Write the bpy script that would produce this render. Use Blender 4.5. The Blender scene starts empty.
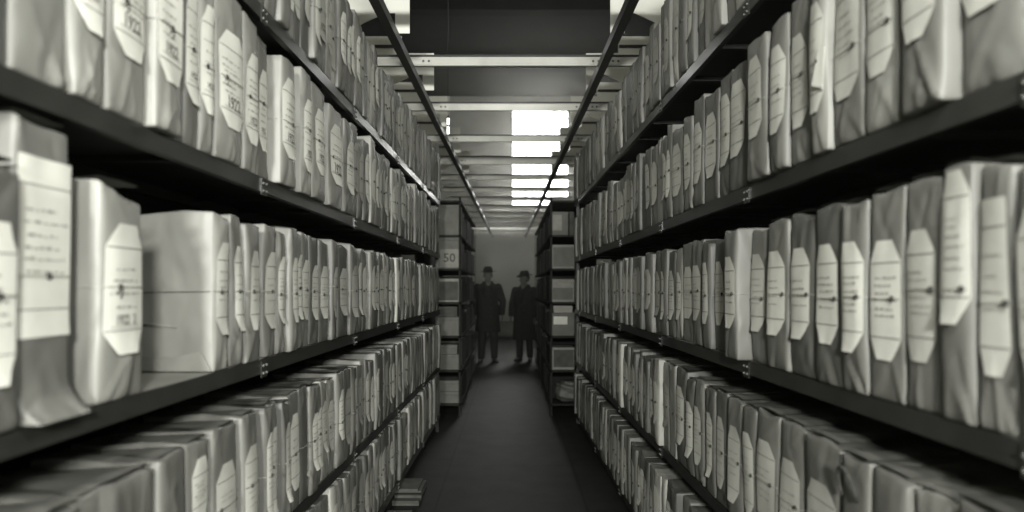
import bpy, bmesh, math, random
import numpy as np
from mathutils import Vector, Matrix, Euler

random.seed(11)
rng = random.Random(1922)
SC = bpy.context.scene
COL = SC.collection
PI = math.pi

# ------------------------------------------------------------------ camera numbers
F = 700.0            # focal length in pixels of a 1024 wide frame
CX, CY = 511.0, 288.0
EYE = 1.38
HAZE = .0018
HAZE_BLOOM = .015  # denser far haze, added to imitate lens bloom around the window
W = 0.75             # camera to the face of each rack, at the camera
VP = {'L': 518.0, 'R': 502.0}
SGN = {'L': -1.0, 'R': 1.0}
K = {'L': -7 / F, 'R': -9 / F}     # d|X| / dY : racks run very slightly together

# ------------------------------------------------------------------ materials
def grey(v):
    return (v, v * 1.0, v * 0.885, 1)

def new_mat(name, v, rough=0.7, spec=0.3, metallic=0.0):
    m = bpy.data.materials.new(name)
    m.use_nodes = True
    b = m.node_tree.nodes['Principled BSDF']
    b.inputs['Base Color'].default_value = grey(v)
    b.inputs['Roughness'].default_value = rough
    b.inputs['Specular IOR Level'].default_value = spec
    b.inputs['Metallic'].default_value = metallic
    return m

def noisy(m, v0, v1, scale, detail=4, bump=0.0, bscale=None, bdist=0.004, stretch=(1, 1, 1), distort=0.0, ntype='FBM'):
    nt = m.node_tree; n = nt.nodes; l = nt.links
    b = n['Principled BSDF']
    tc = n.new('ShaderNodeTexCoord')
    oi = n.new('ShaderNodeObjectInfo')
    add = n.new('ShaderNodeVectorMath'); add.operation = 'MULTIPLY_ADD'
    add.inputs[1].default_value = (37.0, 17.0, 53.0)
    comb = n.new('ShaderNodeCombineXYZ')
    for i in range(3):
        l.new(oi.outputs['Random'], comb.inputs[i])
    l.new(comb.outputs[0], add.inputs[0])
    l.new(tc.outputs['Object'], add.inputs[2])
    mp = n.new('ShaderNodeMapping'); mp.inputs['Scale'].default_value = stretch
    l.new(add.outputs[0], mp.inputs['Vector'])
    tx = n.new('ShaderNodeTexNoise'); tx.inputs['Scale'].default_value = scale
    tx.inputs['Detail'].default_value = detail; tx.inputs['Distortion'].default_value = distort
    l.new(mp.outputs[0], tx.inputs['Vector'])
    r = n.new('ShaderNodeValToRGB')
    r.color_ramp.elements[0].position = 0.32; r.color_ramp.elements[1].position = 0.68
    r.color_ramp.elements[0].color = grey(v0); r.color_ramp.elements[1].color = grey(v1)
    l.new(tx.outputs['Fac'], r.inputs['Fac'])
    l.new(r.outputs['Color'], b.inputs['Base Color'])
    if bump:
        t2 = n.new('ShaderNodeTexNoise'); t2.noise_type = ntype; t2.inputs['Scale'].default_value = bscale or scale
        t2.inputs['Detail'].default_value = 3; t2.inputs['Distortion'].default_value = distort
        l.new(mp.outputs[0], t2.inputs['Vector'])
        bp = n.new('ShaderNodeBump'); bp.inputs['Strength'].default_value = bump
        bp.inputs['Distance'].default_value = bdist
        l.new(t2.outputs['Fac'], bp.inputs['Height'])
        l.new(bp.outputs['Normal'], b.inputs['Normal'])
    return m

M = {}
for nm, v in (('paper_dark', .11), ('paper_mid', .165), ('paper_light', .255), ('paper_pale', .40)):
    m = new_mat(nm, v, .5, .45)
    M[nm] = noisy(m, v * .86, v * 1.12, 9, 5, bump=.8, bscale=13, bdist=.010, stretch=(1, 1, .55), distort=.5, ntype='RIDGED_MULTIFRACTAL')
for nm, v in (('tag_white', .74), ('tag_cream', .56), ('tag_grey', .36)):
    m = new_mat(nm, v, .75, .2)
    M[nm] = noisy(m, v * .93, v * 1.05, 14, 4, bump=.15, bscale=30, bdist=.002)
M['ink'] = new_mat('ink', .10, .8, .1)
M['ink_faint'] = new_mat('ink_faint', .38, .8, .1)
M['string'] = noisy(new_mat('string', .05, .9, .1), .04, .07, 60)
M['string_light'] = noisy(new_mat('string_light', .36, .9, .1), .3, .42, 60)
M['steel_dark'] = noisy(new_mat('steel_dark', .03, .45, .4), .024, .038, 7, 4, bump=.1, bscale=60, bdist=.001)
M['steel_lip'] = noisy(new_mat('steel_lip', .028, .28, .45), .022, .036, 8, 4, bump=.1, bscale=60, bdist=.001)
M['steel_light'] = noisy(new_mat('steel_light', .48, .5, .4), .42, .53, 6, 4)
M['plate_light'] = noisy(new_mat('plate_light', .72, .6, .3), .68, .76, 3, 4)
M['shelf_top_lit'] = noisy(new_mat('shelf_top_lit', .36, .5, .3), .32, .40, 6, 4)  # pale tone that puts the light on shelf tops into the colour
M['bolt'] = new_mat('bolt', .12, .4, .5, .3)
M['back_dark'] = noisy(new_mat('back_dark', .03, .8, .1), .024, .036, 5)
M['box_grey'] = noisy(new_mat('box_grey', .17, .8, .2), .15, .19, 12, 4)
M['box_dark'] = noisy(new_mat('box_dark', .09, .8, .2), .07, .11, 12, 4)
M['box_label'] = noisy(new_mat('box_label', .30, .8, .2), .27, .33, 20)
M['wall'] = noisy(new_mat('wall', .42, .85, .2), .38, .45, 1.2, 5, bump=.1, bscale=9, bdist=.003)
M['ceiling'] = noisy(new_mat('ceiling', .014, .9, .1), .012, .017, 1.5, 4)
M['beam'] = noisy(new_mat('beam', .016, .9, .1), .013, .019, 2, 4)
M['wood'] = noisy(new_mat('wood', .13, .6, .3), .10, .16, 4, 6, stretch=(1, 1, 8), bump=.1, bscale=30)
M['coat'] = noisy(new_mat('coat', .028, .9, .1), .022, .034, 30, 3)
M['trouser'] = noisy(new_mat('trouser', .035, .9, .1), .03, .04, 40, 3)
M['hat'] = noisy(new_mat('hat', .03, .9, .1), .025, .035, 40, 3)
M['hat_band'] = new_mat('hat_band', .012, .7, .2)
M['shoe'] = new_mat('shoe', .02, .35, .5)
M['skin'] = noisy(new_mat('skin', .15, .6, .3), .135, .165, 20)
M['hair'] = new_mat('hair', .03, .7, .2)
M['shirt'] = new_mat('shirt', .16, .8, .2)
M['lamp_white'] = new_mat('lamp_white', .6, .4, .4)

# floor: dark boards with thin seams
def floor_mat():
    m = new_mat('floor', .06, .6, .2)
    nt = m.node_tree; n = nt.nodes; l = nt.links; b = n['Principled BSDF']
    tc = n.new('ShaderNodeTexCoord')
    br = n.new('ShaderNodeTexBrick')
    br.inputs['Scale'].default_value = 1.0
    br.inputs['Brick Width'].default_value = 0.95; br.inputs['Row Height'].default_value = 1.15
    br.inputs['Mortar Size'].default_value = .008; br.offset = 0.0
    br.inputs['Color1'].default_value = grey(.030); br.inputs['Color2'].default_value = grey(.024)
    br.inputs['Mortar'].default_value = grey(.012)
    mp = n.new('ShaderNodeMapping'); mp.inputs['Location'].default_value = (.475, .3, 0)
    l.new(tc.outputs['Object'], mp.inputs['Vector'])
    l.new(mp.outputs[0], br.inputs['Vector'])
    tx = n.new('ShaderNodeTexNoise'); tx.inputs['Scale'].default_value = 5; tx.inputs['Detail'].default_value = 6
    l.new(tc.outputs['Object'], tx.inputs['Vector'])
    mx = n.new('ShaderNodeMix'); mx.data_type = 'RGBA'; mx.blend_type = 'MULTIPLY'
    mx.inputs['Factor'].default_value = .55
    r = n.new('ShaderNodeValToRGB')
    r.color_ramp.elements[0].color = (.35, .35, .35, 1); r.color_ramp.elements[0].position = .3
    r.color_ramp.elements[1].color = (1.3, 1.3, 1.3, 1); r.color_ramp.elements[1].position = .7
    l.new(tx.outputs['Fac'], r.inputs['Fac'])
    l.new(br.outputs['Color'], mx.inputs['A']); l.new(r.outputs['Color'], mx.inputs['B'])
    l.new(mx.outputs['Result'], b.inputs['Base Color'])
    return m
M['floor'] = floor_mat()

def emit_mat(name, v, strength):
    m = bpy.data.materials.new(name); m.use_nodes = True
    b = m.node_tree.nodes['Principled BSDF']
    b.inputs['Base Color'].default_value = grey(.8)
    b.inputs['Emission Color'].default_value = (v, v, v * .95, 1)
    b.inputs['Emission Strength'].default_value = strength
    return m
M['pane'] = emit_mat('pane', 1.0, 14.0)
M['bulb'] = emit_mat('bulb', 1.0, 3.0)

# ------------------------------------------------------------------ mesh helpers
class MB:
    """collects vertices and faces for one mesh object"""
    def __init__(s):
        s.v = []; s.f = []; s.mi = []; s.sm = []
    def add(s, vs, fs, mi=0, smooth=False):
        o = len(s.v)
        s.v.extend([tuple(p) for p in vs])
        for f in fs:
            s.f.append([o + i for i in f]); s.mi.append(mi); s.sm.append(smooth)
    def box(s, x0, x1, y0, y1, z0, z1, mi=0, bev=0.0):
        if bev <= 0:
            vs = [(x, y, z) for x in (x0, x1) for y in (y0, y1) for z in (z0, z1)]
            s.add(vs, [(0, 1, 3, 2), (4, 6, 7, 5), (0, 4, 5, 1), (2, 3, 7, 6), (0, 2, 6, 4), (1, 5, 7, 3)], mi)
            return
        bm = bmesh.new()
        bmesh.ops.create_cube(bm, size=1)
        for v in bm.verts:
            v.co = Vector(((x0 + x1) / 2 + v.co.x * (x1 - x0), (y0 + y1) / 2 + v.co.y * (y1 - y0), (z0 + z1) / 2 + v.co.z * (z1 - z0)))
        bmesh.ops.bevel(bm, geom=bm.edges[:], offset=bev, segments=2, affect='EDGES', profile=.5)
        s.bm(bm, mi)
    def bm(s, bm, mi=0, smooth=False):
        bm.verts.ensure_lookup_table(); bm.verts.index_update()
        s.add([v.co[:] for v in bm.verts], [[v.index for v in f.verts] for f in bm.faces], mi, smooth)
        bm.free()
    def tube(s, pts, r, n=8, mi=0, closed=False, caps=True, smooth=True):
        pts = [Vector(p) for p in pts]
        rs = r if isinstance(r, (list, tuple)) else [r] * len(pts)
        vs = []; fs = []
        up = None
        m = len(pts)
        for i, p in enumerate(pts):
            a = pts[(i - 1) % m] if closed else pts[max(0, i - 1)]
            b = pts[(i + 1) % m] if closed else pts[min(m - 1, i + 1)]
            t = (b - a).normalized()
            if up is None:
                up = Vector((0, 0, 1)) if abs(t.z) < .9 else Vector((0, 1, 0))
            u = t.cross(up)
            if u.length < 1e-5:
                u = t.orthogonal()
            u.normalize(); w = u.cross(t).normalized()
            up = w
            for k in range(n):
                an = 2 * PI * k / n
                vs.append(p + (u * math.cos(an) + w * math.sin(an)) * rs[i])
        cnt = m if closed else m - 1
        for i in range(cnt):
            j = (i + 1) % m
            for k in range(n):
                k2 = (k + 1) % n
                fs.append((i * n + k, i * n + k2, j * n + k2, j * n + k))
        if caps and not closed:
            fs.append(tuple(range(n))[::-1]); fs.append(tuple((m - 1) * n + k for k in range(n)))
        s.add(vs, fs, mi, smooth)
    def ball(s, c, rx, ry, rz, seg=12, rings=8, mi=0):
        bm = bmesh.new()
        bmesh.ops.create_uvsphere(bm, u_segments=seg, v_segments=rings, radius=1)
        for v in bm.verts:
            v.co = Vector((c[0] + v.co.x * rx, c[1] + v.co.y * ry, c[2] + v.co.z * rz))
        s.bm(bm, mi, True)
    def loft(s, rings, mi=0, caps=True, smooth=True):
        """rings: list of equal-length vertex loops"""
        n = len(rings[0]); vs = [p for r in rings for p in r]; fs = []
        for i in range(len(rings) - 1):
            for k in range(n):
                k2 = (k + 1) % n
                fs.append((i * n + k, i * n + k2, (i + 1) * n + k2, (i + 1) * n + k))
        if caps:
            fs.append(tuple(range(n))[::-1]); fs.append(tuple((len(rings) - 1) * n + k for k in range(n)))
        s.add(vs, fs, mi, smooth)
    def mesh(s, name, mats):
        me = bpy.data.meshes.new(name)
        me.from_pydata(s.v, [], s.f)
        for m in mats:
            me.materials.append(m)
        me.polygons.foreach_set('material_index', s.mi)
        me.polygons.foreach_set('use_smooth', s.sm)
        me.update()
        return me
    def build(s, name, mats, parent=None, loc=None, rot=None):
        if not isinstance(mats, (list, tuple)):
            mats = [mats]
        o = bpy.data.objects.new(name, s.mesh(name, mats))
        COL.objects.link(o)
        if parent is not None:
            o.parent = parent
        if loc is not None:
            o.location = loc
        if rot is not None:
            o.rotation_euler = rot
        return o

def thing(name, label, cat, loc=(0, 0, 0), rz=0.0, group=None):
    o = bpy.data.objects.new(name, None)
    o.empty_display_size = .1
    COL.objects.link(o)
    o.location = loc; o.rotation_euler = (0, 0, rz)
    o['label'] = label; o['category'] = cat
    if group:
        o['group'] = group
    return o

def tag(o, label, cat, group=None):
    o['label'] = label; o['category'] = cat
    if group:
        o['group'] = group
    return o

def structure(o, label=None):
    o['kind'] = 'structure'
    if label:
        o['label'] = label
    return o

# ------------------------------------------------------------------ rack frames
def rack_rot(side):
    """local x = right hand of someone facing the rack, local y = into the shelf"""
    k = K[side]
    if side == 'R':
        return math.atan2(-1.0, -k)      # local x = -u,  u = (k, 1)
    return math.atan2(1.0, -k)           # local x = +u,  u = (-k, 1)

def rack_pt(side, a, o, h):
    """a along the aisle, o out into the aisle, h height"""
    k = K[side]; s = SGN[side]
    ux, uy = s * k, 1.0
    ln = math.hypot(ux, uy); ux /= ln; uy /= ln
    nx, ny = (-uy, ux) if side == 'R' else (uy, -ux)
    return Vector((s * W + ux * a + nx * o, uy * a + ny * o, h))

def a_of_x(side, x):
    return F * W / abs(x - VP[side])

def x_of_a(side, a):
    return VP[side] + SGN[side] * F * W / a

# ------------------------------------------------------------------ packets
FONT = {}
def glyphs(txt):
    if txt not in FONT:
        cu = bpy.data.curves.new('glyphs', 'FONT'); cu.body = txt; cu.align_x = 'CENTER'; cu.align_y = 'CENTER'
        cu.offset = .015; cu.resolution_u = 2
        ob = bpy.data.objects.new('glyphs', cu); COL.objects.link(ob)
        dg = bpy.context.evaluated_depsgraph_get(); dg.update()
        me = bpy.data.meshes.new_from_object(ob.evaluated_get(dg))
        vs = [v.co.copy() for v in me.vertices]; fs = [list(p.vertices) for p in me.polygons]
        bpy.data.objects.remove(ob); bpy.data.curves.remove(cu); bpy.data.meshes.remove(me)
        w = max(v.x for v in vs) - min(v.x for v in vs)
        FONT[txt] = ([(v.x / w, v.y / w) for v in vs], fs)
    return FONT[txt]

class Shape:
    """the crumpled front of one packet: one displacement shared by wrapper, tag and string"""
    def __init__(s, t, h, r, lod):
        s.t, s.h = t, h
        s.waves = [(r.uniform(-1, 1) * 40, r.uniform(-1, 1) * 16, r.uniform(0, 6.28), r.uniform(.0006, .0016)) for _ in range(5)]
        s.bulge = r.uniform(.003, .009)
        s.cre = []
        if lod < 2:
            for _ in range(r.choice((2, 3, 4))):
                sg = r.choice((-1, 1))
                x0 = sg * t * r.uniform(.05, .5); z0 = h * r.uniform(.0, .04)
                x1 = sg * t * r.uniform(-.3, .25); z1 = h * r.uniform(.12, .32)
                s.cre.append((x0, z0, x1, z1, r.uniform(.002, .0055) * r.choice((1, 1, -1)), r.uniform(.005, .011)))
            for _ in range(r.choice((1, 2, 2))):
                sg = r.choice((-1, 1))
                x0 = sg * t * r.uniform(.1, .5); z0 = h * r.uniform(.93, 1.0)
                x1 = sg * t * r.uniform(-.3, .3); z1 = h * r.uniform(.74, .86)
                s.cre.append((x0, z0, x1, z1, r.uniform(.0015, .004) * r.choice((1, -1)), r.uniform(.005, .011)))
    def d(s, x, z):
        e = max(0.0, 1 - (2 * x / s.t) ** 4) * max(0.0, 1 - abs(2 * z / s.h - 1) ** 6)
        v = s.bulge * e
        for kx, kz, p, a in s.waves:
            v += a * math.sin(kx * x + kz * z + p)
        for x0, z0, x1, z1, am, w in s.cre:
            dx, dz = x1 - x0, z1 - z0
            L2 = dx * dx + dz * dz
            q = max(0, min(1, ((x - x0) * dx + (z - z0) * dz) / L2))
            dd = math.hypot(x - x0 - q * dx, z - z0 - q * dz)
            v += am * math.exp(-(dd / w) ** 2) * (1 - .6 * q)
        return v
    def side(s, y, z, k):
        return .0016 * math.sin(31 * y + 17 * z + k) * math.sin(9 * z - 23 * y + 2 * k)

def axis(L0, L1, r, n):
    inner = [L0 + r + (L1 - L0 - 2 * r) * i / n for i in range(n + 1)]
    return [L0, L0 + r * .35] + inner + [L1 - r * .35, L1]

def wrapper_mesh(mb, sh, dp, r, lod, mi=0, top_drop=0.0, flare=0.0, xf=None):
    t, h = sh.t, sh.h
    rad = .006
    nx, ny, nz = {0: (14, 8, 34), 1: (9, 5, 20), 2: (4, 2, 8)}[lod]
    ax, ay, az = axis(-t / 2, t / 2, rad, nx), axis(0, dp, rad, ny), axis(0, h, rad, nz)
    I, J, Kk = len(ax), len(ay), len(az)
    idx = {}; vs = []
    ph = r.uniform(0, 6)
    tw = r.uniform(-.012, .012)
    def vert(i, j, k):
        key = (i, j, k)
        if key in idx:
            return idx[key]
        p = Vector((ax[i], ay[j], az[k]))
        q = Vector((min(max(p.x, -t / 2 + rad), t / 2 - rad), min(max(p.y, rad), dp - rad), min(max(p.z, rad), h - rad)))
        n = p - q
        if n.length > 1e-9:
            n.normalize(); p = q + n * rad
        if n.y < 0:
            p = p + Vector((0, n.y, 0)) * sh.d(ax[i], az[k]) * (-n.y)
        if abs(n.x) > .3:
            p = p + Vector((n.x, 0, 0)) * sh.side(ay[j], az[k], ph)
        if n.z > .3:
            p.z += n.z * (.004 * math.sin(40 * p.x + 13 * p.y + ph) + .003 * math.sin(29 * p.y - 21 * p.x + 2 * ph))
        # the gathered top sinks a little towards one side; the foot may flare
        f = p.z / h
        p.z -= top_drop * f * f * (p.x / t + .5)
        p.z += tw * f ** 3 * (p.y / dp)
        if flare:
            e = max(0, 1 - p.z / .06) ** 2
            p.y -= flare * e * (1 - p.y / dp); 
        idx[key] = len(vs)
        vs.append(p)
        return idx[key]
    fs = []
    for i in range(I - 1):
        for k in range(Kk - 1):
            fs.append((vert(i, 0, k), vert(i + 1, 0, k), vert(i + 1, 0, k + 1), vert(i, 0, k + 1)))
            fs.append((vert(i, J - 1, k), vert(i, J - 1, k + 1), vert(i + 1, J - 1, k + 1), vert(i + 1, J - 1, k)))
    for j in range(J - 1):
        for k in range(Kk - 1):
            fs.append((vert(0, j, k), vert(0, j, k + 1), vert(0, j + 1, k + 1), vert(0, j + 1, k)))
            fs.append((vert(I - 1, j, k), vert(I - 1, j + 1, k), vert(I - 1, j + 1, k + 1), vert(I - 1, j, k + 1)))
    for i in range(I - 1):
        for j in range(J - 1):
            fs.append((vert(i, j, 0), vert(i, j + 1, 0), vert(i + 1, j + 1, 0), vert(i + 1, j, 0)))
            fs.append((vert(i, j, Kk - 1), vert(i + 1, j, Kk - 1), vert(i + 1, j + 1, Kk - 1), vert(i, j + 1, Kk - 1)))
    if xf is not None:
        vs = [xf @ v for v in vs]
    mb.add(vs, fs, mi, True)

def tag_mesh(mb, sh, lw, lh, zc, xo, r, lod, ch=.05, stamp=None, mi=0, ink=1, faint=2, xf=None, curl=.004, square_top=False, tilt=0.0):
    nzs = {0: 18, 1: 10, 2: 5}[lod]; nxs = {0: 6, 1: 4, 2: 2}[lod]
    def P(u, w, off):
        # u in -1..1 across, w in 0..1 up, in the tag's own plane
        z = zc + (w - .5) * lh
        x = xo + u * lw / 2 + tilt * (z - zc)
        lift = curl * max(0, 1 - w / .16) ** 2 + curl * .5 * max(0, (w - .9) / .1) ** 2
        return Vector((x, -sh.d(x, z) - off - lift, z))
    def half(w):
        c = ch / lh
        if w < c and square_top != 2:
            return .5 + .5 * w / c
        if w > 1 - c and not square_top:
            return .5 + .5 * (1 - w) / c
        return 1.0
    c = ch / lh
    ws = sorted(set([0, c, 1 - c, 1] + [c + (1 - 2 * c) * i / nzs for i in range(nzs + 1)] + [c * .5, 1 - c * .5]))
    vs = []; fs = []
    for w in ws:
        for i in range(nxs + 1):
            vs.append(P((-1 + 2 * i / nxs) * half(w), w, .0022))
    m = nxs + 1
    for a in range(len(ws) - 1):
        for i in range(nxs):
            fs.append((a * m + i, a * m + i + 1, (a + 1) * m + i + 1, (a + 1) * m + i))
    if xf is not None:
        vs = [xf @ v for v in vs]
    mb.add(vs, fs, mi, True)
    if xf is not None:
        return
    def quad(u0, u1, w0, w1, m_, n=4):
        vv = []; ff = []
        for i in range(n + 1):
            u = u0 + (u1 - u0) * i / n
            vv.append(P(u, w0, .0031)); vv.append(P(u, w1, .0031))
        for i in range(n):
            ff.append((2 * i, 2 * i + 2, 2 * i + 3, 2 * i + 1))
        mb.add(vv, ff, m_, False)
    rl = .0016 / lh
    if lod < 2 or r.random() < .5:
        quad(-.97, .97, c * 1.02, c * 1.02 + rl, ink, 6)
        quad(-.97, .97, 1 - c * 1.02 - rl, 1 - c * 1.02, ink, 6)
    if lod < 2:
        nl = r.choice((4, 5, 6))
        for i in range(nl):
            w = .36 + (.92 - c - .36) * i / nl + r.uniform(-.01, .01)
            u = r.uniform(-.85, -.5)
            end = r.uniform(.2, .85)
            while u < end:
                g = r.uniform(.08, .35)
                quad(u, min(u + g, end), w, w + r.uniform(.004, .009) / lh * .6, faint if not stamp else faint, 2)
                u += g + r.uniform(.05, .12)
    if stamp and lod < 2:
        gv, gf = glyphs(stamp)
        sw = lw * .5
        w0 = .26
        vv = []
        for x, y in gv:
            vv.append(P(x * sw / (lw / 2), w0 + y * sw * 1.15 / lh, .0034))
        mb.add(vv, gf, ink, False)
        quad(-.75, .75, w0 - .052, w0 - .052 + rl, faint, 4)

def string_mesh(mb, sh, dp, zs, r, lod, knot_x):
    t = sh.t
    n = {0: 10, 1: 6, 2: 3}[lod]
    e = .0016
    pts = []
    for i in range(n + 1):
        x = -t / 2 + .009 + (t - .018) * i / n
        pts.append((x, -sh.d(x, zs) - .0042, zs))
    pts.append((t / 2 - .002, .003, zs)); pts.append((t / 2 + e, .012, zs))
    pts.append((t / 2 + e, dp * .5, zs + r.uniform(-.004, .004))); pts.append((t / 2 + e, dp - .01, zs))
    pts.append((t / 2 - .01, dp + e, zs)); pts.append((-t / 2 + .01, dp + e, zs))
    pts.append((-t / 2 - e, dp - .01, zs)); pts.append((-t / 2 - e, dp * .5, zs + r.uniform(-.004, .004)))
    pts.append((-t / 2 - e, .012, zs)); pts.append((-t / 2 + .002, .003, zs))
    mb.tube(pts, .0009, 4 if lod else 6, 0, closed=True)
    y = -sh.d(knot_x, zs) - .0052
    mb.ball((knot_x, y, zs), .0062, .0036, .0058, 8, 6, 1)
    if lod == 0 and knot_x < 0:
        mb.tube([(knot_x, y, zs), (knot_x + .004, y - .002, zs - .010), (knot_x + .002, y + .001, zs - .022)], .0011, 5, 1)
        mb.tube([(knot_x, y, zs), (knot_x - .006, y - .002, zs - .006), (knot_x - .011, y, zs - .013)], .0011, 5, 1)

def flap_mesh(mb, sh, dp, r, lod):
    """the folded end of the wrapping paper lying over the packet's top"""
    t, h = sh.t, sh.h
    n = 6 if lod == 0 else 3
    sg = r.choice((-1, 1))
    vs = []; fs = []
    apex = dp * r.uniform(.45, .8)
    for a in range(n + 1):
        y = .004 + apex * a / n
        hw = t * .46 * (1 - .72 * a / n)
        for b in range(n + 1):
            x = -hw + 2 * hw * b / n + sg * .01 * a / n
            z = h + .0060 + .0015 * math.sin(3 * b / n * PI + a) * (a / n) - .0035 * (a / n) + .002 * (1 - abs(2 * b / n - 1))
            vs.append((x, y, z))
    m = n + 1
    for a in range(n):
        for b in range(n):
            fs.append((a * m + b, a * m + b + 1, (a + 1) * m + b + 1, (a + 1) * m + b))
    # underside, so that the fold has body
    o = len(vs)
    vs += [(x, y, z - .0025) for x, y, z in vs]
    fs += [tuple(o + i for i in f[::-1]) for f in fs]
    mb.add(vs, fs, 0, True)

# ---- rows: (side, shelf index) -> shelf height; ordered from the top shelf down
SHELF_H = {'R': [2.257, 1.690, 1.160, .641, .120], 'L': [2.205, 1.703, 1.172, .637, .180]}
SHELF_NAME = ['top', 'second', 'middle', 'fourth', 'bottom']
A_END = {'R': 7.15, 'L': 6.70}

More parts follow.
